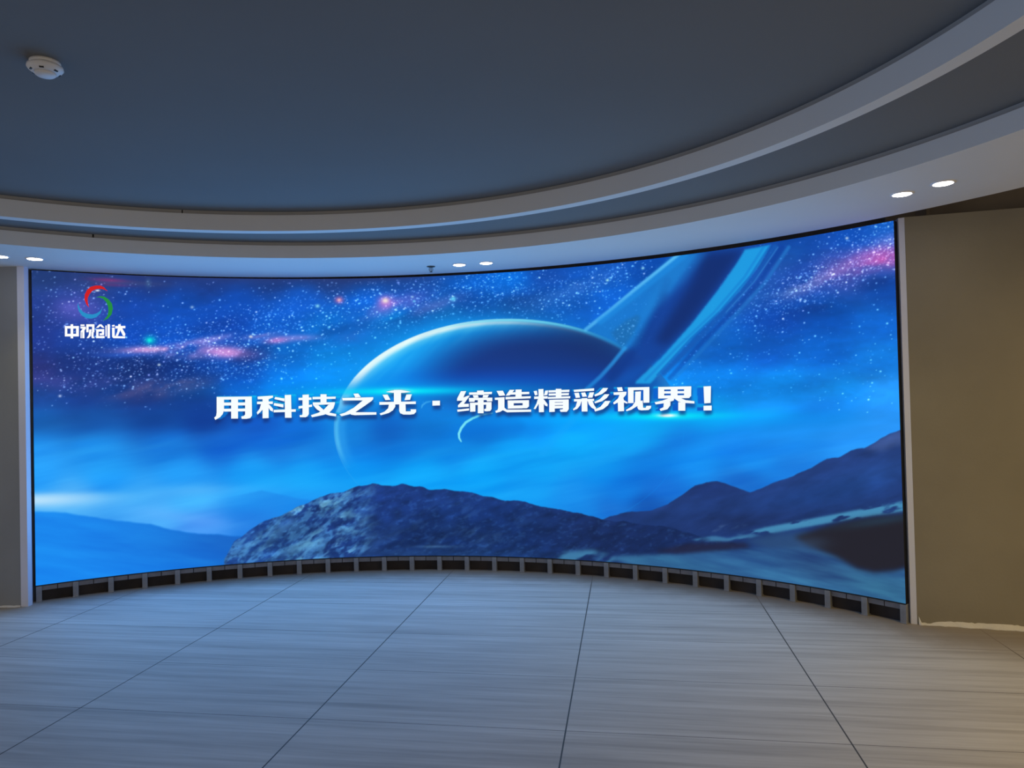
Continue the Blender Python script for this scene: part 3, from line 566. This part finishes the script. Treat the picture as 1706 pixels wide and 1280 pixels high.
def px_poly(o, pts): return [(o[0] + x / o[2], o[1] + y / o[2]) for x, y in pts]
# the letters' blue thickness and the dark edge under them belong to the picture
face = np.zeros_like(img[..., 0]); x_lo, x_hi = 0, 0
for o, pls in SLOGAN:
    for pl in pls: face = np.maximum(face, poly(px_poly(o, pl), 0))
def shifted(a, dx, dy): return np.roll(np.roll(a, dx, 1), dy, 0)
sh = blur(np.maximum(shifted(face, 1, 4), shifted(face, 1, 7)), 2.2); over(.7 * sh, (20, 44, 112))
side = np.zeros_like(face)
for s_ in range(1, 13):
    m = shifted(face, s_, -1) * (xx < 590) * (s_ <= 8)
    m2 = shifted(face, -s_, 0) * (xx > 870) * (s_ <= np.clip((xx - 860) / 26, 0, 12))
    side = np.maximum(side, np.maximum(m, m2))
over(.9 * blur(side, .6) * (xx < 700), (0, 158, 240)); over(.92 * blur(side, .6) * (xx >= 700), (6, 98, 208)); edge = blur(side, .6) * sm(yy, 660, 690); over(.4 * edge, (20, 60, 170))
tp = np.clip(blur(side, .7) - blur(shifted(side, 0, 2), .7), 0, 1); over(.8 * tp, (20, 200, 240))
over(.8 * np.clip(blur(face, 1.1) * 1.4, 0, 1) * 0.5, (40, 70, 110))
img[:] = np.clip(img, 0, 255)

# ------------------------------------------------------------------ the LED screen
scr = thing('led_screen', 'huge curved screen glowing blue with a planet, mountains and white Chinese slogan', 'screen', (*arc(SC, SR, 0), 0.0))
inv = Matrix.Translation(-Vector(scr.location))
NU, NV = 1400, 560
th = np.linspace(T0, T1, NU); zz = np.linspace(ZB, ZT, NV)
TH, ZZ = np.meshgrid(th, zz)
vx = SC[0] + SR * np.sin(TH); vy = SC[1] + SR * np.cos(TH)
PX, PY = proj(vx, vy, ZZ)
fx = np.clip(PX - X0, 0, WW - 1.001); fy = np.clip(PY - Y0, 0, HH - 1.001)
ax_ = fx.astype(int); ay_ = fy.astype(int); dx_ = (fx - ax_)[..., None]; dy_ = (fy - ay_)[..., None]
col = (img[ay_, ax_] * (1 - dx_) + img[ay_, ax_ + 1] * dx_) * (1 - dy_) + (img[ay_ + 1, ax_] * (1 - dx_) + img[ay_ + 1, ax_ + 1] * dx_) * dy_
col = np.clip(col / 255, 0, 1); lin = np.where(col <= 0.04045, col / 12.92, ((col + 0.055) / 1.055) ** 2.4)
me = bpy.data.meshes.new('picture_panel')
co = np.stack([vx - scr.location.x, vy - scr.location.y, ZZ], -1).reshape(-1, 3).astype(np.float32)
idx = np.arange(NU * NV).reshape(NV, NU)
quads = np.stack([idx[:-1, :-1], idx[:-1, 1:], idx[1:, 1:], idx[1:, :-1]], -1).reshape(-1, 4).astype(np.int32)
me.vertices.add(len(co)); me.vertices.foreach_set('co', co.ravel())
me.loops.add(quads.size); me.loops.foreach_set('vertex_index', quads.ravel())
me.polygons.add(len(quads)); me.polygons.foreach_set('loop_start', np.arange(0, quads.size, 4, dtype=np.int32))
me.update(calc_edges=True)
at = me.color_attributes.new('picture', 'FLOAT_COLOR', 'POINT')
rgba = np.ones((NU * NV, 4), np.float32); rgba[:, :3] = lin.reshape(-1, 3)
at.data.foreach_set('color', rgba.ravel())
m, n, l, b = new_mat('led_picture')
vc = n.new('ShaderNodeVertexColor'); vc.layer_name = 'picture'
b.inputs['Base Color'].default_value = (0.01, 0.01, 0.01, 1); b.inputs['Roughness'].default_value = 0.8; b.inputs['Specular IOR Level'].default_value = 0.0
l.new(vc.outputs['Color'], b.inputs['Emission Color']); b.inputs['Emission Strength'].default_value = 1.0
me.materials.append(m)
pan = bpy.data.objects.new('picture_panel', me); C.objects.link(pan); pan.parent = scr

def rel(bm): bmesh.ops.transform(bm, matrix=inv, verts=bm.verts)
def _flat(name, groups, mat, R=SR - 0.003):
    bm = bmesh.new()
    for o, pls in groups:
        for pl in pls:
            vs = []
            for x, y in px_poly(o, pl):
                t, z = on_screen(x, y); vs.append(bm.verts.new((*arc(SC, R, t), z)))
            bm.faces.new(vs)
    rel(bm)
    return obj(name, bm, mat, scr)
for g in SLOGAN: _flat('slogan_character', [g], M['letter'])
for g in LOGO_TEXT: _flat('logo_character', [g], M['logo_white'])
for cname, pl in LOGO_MARK:
    o = _flat('logo_crescent', [(L_, [pl])], M[cname]); o['label'] = cname + ' crescent of the emblem'
# cabinets behind the picture
bm = bmesh.new(); arc_box(bm, SC, SR + 0.002, SR + 0.09, ZB, ZT, T0, T1, 112); rel(bm); obj('cabinet_body', bm, M['black'], scr)
bm = bmesh.new(); arc_box(bm, SC, SR - 0.004, SR + 0.09, ZB - 0.008, ZB - 0.001, T0, T1, 112); rel(bm); obj('bottom_edge', bm, M['black'], scr)
# 29 steel legs and the rails between them
NL = 29; LT0, LT1 = math.radians(-41.75), math.radians(42.4)
tl_ = [LT0 + (LT1 - LT0) * i / (NL - 1) for i in range(NL)]
leg_me = None
for i, t in enumerate(tl_):
    x, y = arc(SC, SR + 0.012, t)
    if leg_me is None:
        bm = bmesh.new(); box(bm, (-0.019, -0.016, 0.0), (0.019, 0.02, ZB - 0.006)); box(bm, (-0.021, -0.02, 0.0), (0.021, 0.03, 0.006))
        bmesh.ops.bevel(bm, geom=[e for e in bm.edges], offset=0.0015, segments=1, affect='EDGES')
        o = obj('leg', bm, M['steel'], scr); leg_me = o.data
    else:
        o = bpy.data.objects.new('leg', leg_me); C.objects.link(o); o.parent = scr
    o.location = (x - scr.location.x, y - scr.location.y, 0); o.rotation_euler = (0, 0, -t)
for a, b2 in zip(tl_, tl_[1:]):
    mid = (a + b2) / 2; gap = 0.0006; e = 0.02 / SR
    bm = bmesh.new()
    arc_box(bm, SC, SR + 0.012, SR + 0.03, 0.082, ZB - 0.009, a + e, mid - gap, 2)
    arc_box(bm, SC, SR + 0.012, SR + 0.03, 0.082, ZB - 0.009, mid + gap, b2 - e, 2)
    rel(bm); obj('bottom_rail', bm, M['rail'], scr)
bm = bmesh.new(); arc_box(bm, SC, SR + 0.042, SR + 0.06, 0.0, 0.11, T0, T1, 112); struct('baseboard_niche', bm, M['plinth'])

# ------------------------------------------------------------------ recessed downlights
def downlight(loc, label, first=None):
    t = thing('downlight', label, 'light', (loc[0], loc[1], ZS), 0, 'downlights in the white soffit')
    if first is None:
        bm = bmesh.new(); lathe(bm, [(0.058, 0.0), (0.058, -0.004), (0.052, -0.006), (0.046, -0.004), (0.044, 0.0)], 40, cap=False); obj('trim_ring', bm, M['plastic'], t, True)
        bm = bmesh.new(); lathe(bm, [(0.050, -0.0035), (0.043, -0.0065), (0.012, -0.0085), (0.002, -0.0086)], 40); obj('lens', bm, M['lamp'], t, True)
    else:
        for ch in first.children:
            if ch.type != 'MESH': continue
            c = ch.copy(); C.objects.link(c); c.parent = t
    l = bpy.data.lights.new('downlight_beam', 'SPOT'); l.energy = 7; l.spot_size = math.radians(95); l.spot_blend = 0.9; l.shadow_soft_size = 0.04; l.color = (1.0, 0.85, 0.4)
    o = bpy.data.objects.new('downlight_beam', l); C.objects.link(o); o.parent = t; o.location = (0, 0, -0.012)
    return t
LAMPS = [((-4.287, 4.453), 'glowing round downlight cut off by the left edge of the view, above the grey wall'),
         ((-4.135, 4.588), 'glowing round downlight above the left end of the screen, fully in view'),
         ((-1.283, 5.667), 'glowing round downlight next to the small sprinkler above the screen'),
         ((-1.06, 5.65), 'glowing round downlight of the middle pair, farther from the sprinkler'),
         ((1.532, 4.257), 'glowing round downlight above the right end of the screen, lower of that pair'),
         ((1.67, 4.082), 'glowing round downlight nearest the brown wall, upper of the right pair')]
first = None
for loc, lab in LAMPS:
    t = downlight(loc, lab, first); first = first or t

# ------------------------------------------------------------------ sprinkler in the soffit
t = thing('fire_sprinkler', 'small dark fire sprinkler hanging from the white soffit beside the middle downlights', 'sprinkler', (-1.52, 5.681, ZS))
bm = bmesh.new(); lathe(bm, [(0.034, 0.0), (0.033, -0.004), (0.020, -0.007), (0.010, -0.008)], 24); obj('escutcheon', bm, M['brass'], t, True)
bm = bmesh.new()
for s_ in (-1, 1):
    loft(bm, [[(s_ * x + q[0], q[1], z) for q in ((-.0022, -.0022), (.0022, -.0022), (.0022, .0022), (-.0022, .0022))] for x, z in ((.009, -.007), (.015, -.020), (.013, -.034), (.003, -.044))], True, True)
obj('frame_arm', bm, M['brass'], t)
bm = bmesh.new(); lathe(bm, [(0.003, -0.008), (0.0035, -0.03), (0.002, -0.044)], 12); obj('bulb', bm, M['brass'], t, True)
bm = bmesh.new(); lathe(bm, [(0.004, -0.043), (0.013, -0.045), (0.013, -0.0465), (0.003, -0.048)], 20); obj('deflector', bm, M['brass'], t, True)

# ------------------------------------------------------------------ smoke detector on the dark ceiling
t = thing('smoke_detector', 'round white smoke detector on the dark ceiling', 'smoke detector', (-2.135, 2.43, Z4), math.radians(40))
bm = bmesh.new(); lathe(bm, [(0.052, 0.0), (0.053, -0.008), (0.050, -0.014)], 40); o = obj('mounting_base', bm, M['plastic'], t, True)
bm = bmesh.new(); lathe(bm, [(0.050, -0.013), (0.060, -0.018), (0.061, -0.026), (0.056, -0.033), (0.045, -0.041), (0.038, -0.044), (0.036, -0.043)], 48); obj('housing', bm, M['plastic'], t, True)
bm = bmesh.new(); lathe(bm, [(0.036, -0.042), (0.035, -0.050), (0.030, -0.054), (0.010, -0.056)], 40); obj('sensor_cap', bm, M['plastic'], t, True)
for k in range(6):
    a = 2 * PI * k / 6 + 0.3; bm = bmesh.new()
    box(bm, (-0.0075, -0.003, -0.003), (0.0075, 0.003, 0.003), Matrix.Rotation(a + PI / 2, 4, 'Z') )
    bmesh.ops.translate(bm, vec=(0.047 * math.cos(a), 0.047 * math.sin(a), -0.0385), verts=bm.verts); obj('vent_slot', bm, M['dark_plastic'], t)
